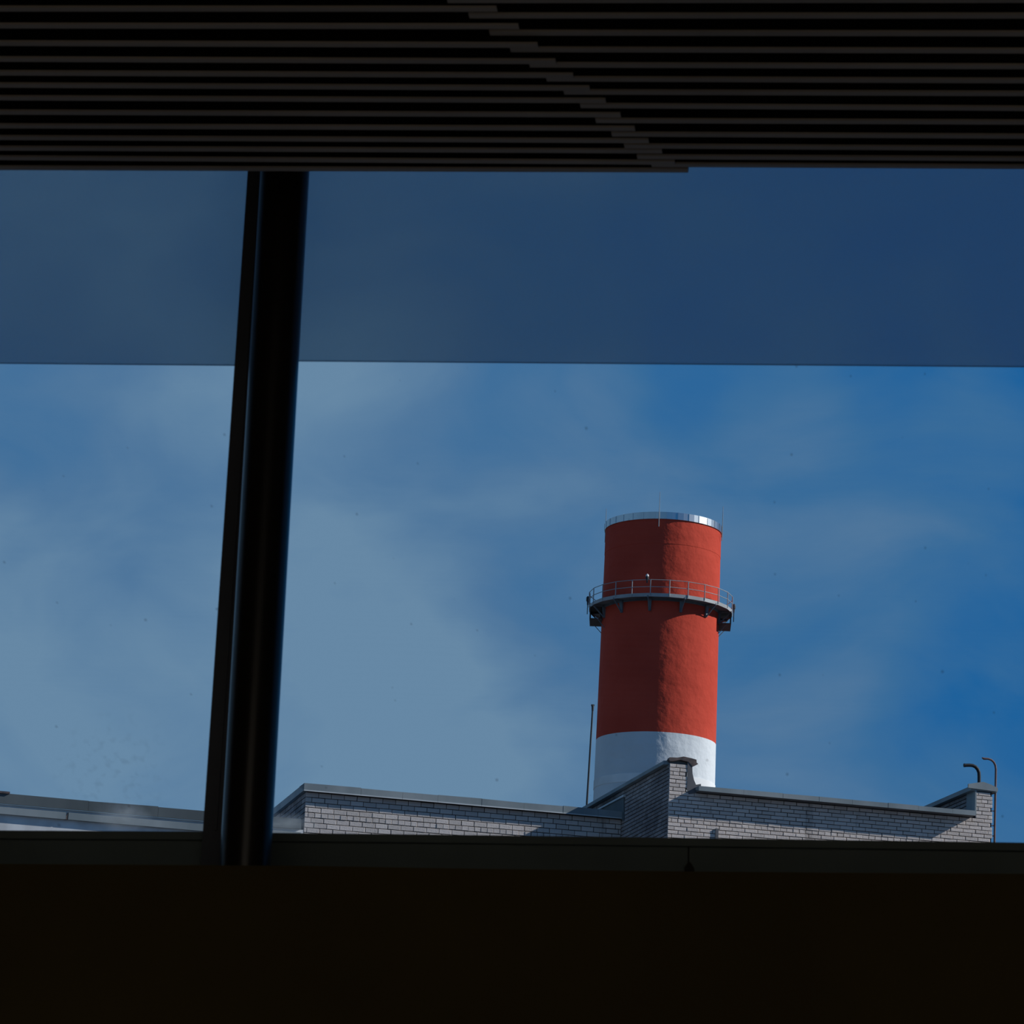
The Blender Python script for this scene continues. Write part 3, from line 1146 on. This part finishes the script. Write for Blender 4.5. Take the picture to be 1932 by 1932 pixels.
# service ladder down the far side
la = MB()
for s_ in (-.25, .25):
    la.box(-.03, .03, s_ - .03, s_ + .03, 0, zR0)
for k in range(int(zR0 / .6)):
    la.box(-.015, .015, -.25, .25, k * .6, k * .6 + .03)
lo_ = la.build('ladder', 'steel', ch, loc=((rad_at(0) + .3) * math.cos(cdir + PI), (rad_at(0) + .3) * math.sin(cdir + PI), 0))
lo_.rotation_euler = (0, 0, cdir + PI)

# ground far below
gr = MB().box(-400, 400, 6.5, 700, -.5, 0).box(-400, 400, -300, 6.5, -.5, -.01).build('ground', 'ground')
tag(gr, kind='structure')

# ---------------- thin steam drifting at the wing's left corner
sm = bpy.data.materials.new('thin_steam')
sm.use_nodes = True
t = sm.node_tree
t.nodes.clear()
tcs = t.nodes.new('ShaderNodeTexCoord')
ln = t.nodes.new('ShaderNodeVectorMath')
ln.operation = 'LENGTH'
t.links.new(tcs.outputs['Object'], ln.inputs[0])
nz = t.nodes.new('ShaderNodeTexNoise')
nz.inputs['Scale'].default_value = 1.6
nz.inputs['Detail'].default_value = 4
t.links.new(tcs.outputs['Object'], nz.inputs['Vector'])
fo = mth(t, 'MAXIMUM', mth(t, 'SUBTRACT', 1.0, ln.outputs['Value']), 0.0)
de = mth(t, 'MULTIPLY', mth(t, 'MULTIPLY', fo, mth(t, 'MAXIMUM', mth(t, 'SUBTRACT', nz.outputs['Fac'], .36), 0.0)), 7.0)
vs_ = t.nodes.new('ShaderNodeVolumeScatter')
vs_.inputs['Color'].default_value = (.72, .86, 1, 1)
t.links.new(de, vs_.inputs['Density'])
om = t.nodes.new('ShaderNodeOutputMaterial')
t.links.new(vs_.outputs[0], om.inputs['Volume'])
M['steam'] = sm
for (px, py, sx, sz, lab) in ((538, 1556, .75, .28, 'thin white steam drifting at the left corner of the lower brick wing'),
                              (232, 1540, .60, .34, 'faint steam wisp rising over the low zinc cornice left of the column')):
    p = BF.on_v(px, py, VL - .62)
    b = MB()
    for i in range(13):
        th = PI * i / 12
        for k in range(20):
            a = 2 * PI * k / 20
            b.v.append((math.sin(th) * math.cos(a), math.sin(th) * math.sin(a), math.cos(th)))
    for i in range(12):
        for k in range(20):
            b.f.append((i * 20 + k, i * 20 + (k + 1) % 20, (i + 1) * 20 + (k + 1) % 20, (i + 1) * 20 + k))
    o = b.build('steam_wisp', 'steam', None, True)
    o.location = BF.wpt(p.x, p.y, p.z)
    o.rotation_euler = (0, 0, A)
    o.scale = (sx, .4, sz)
    tag(o, lab, 'steam', None, 'stuff')
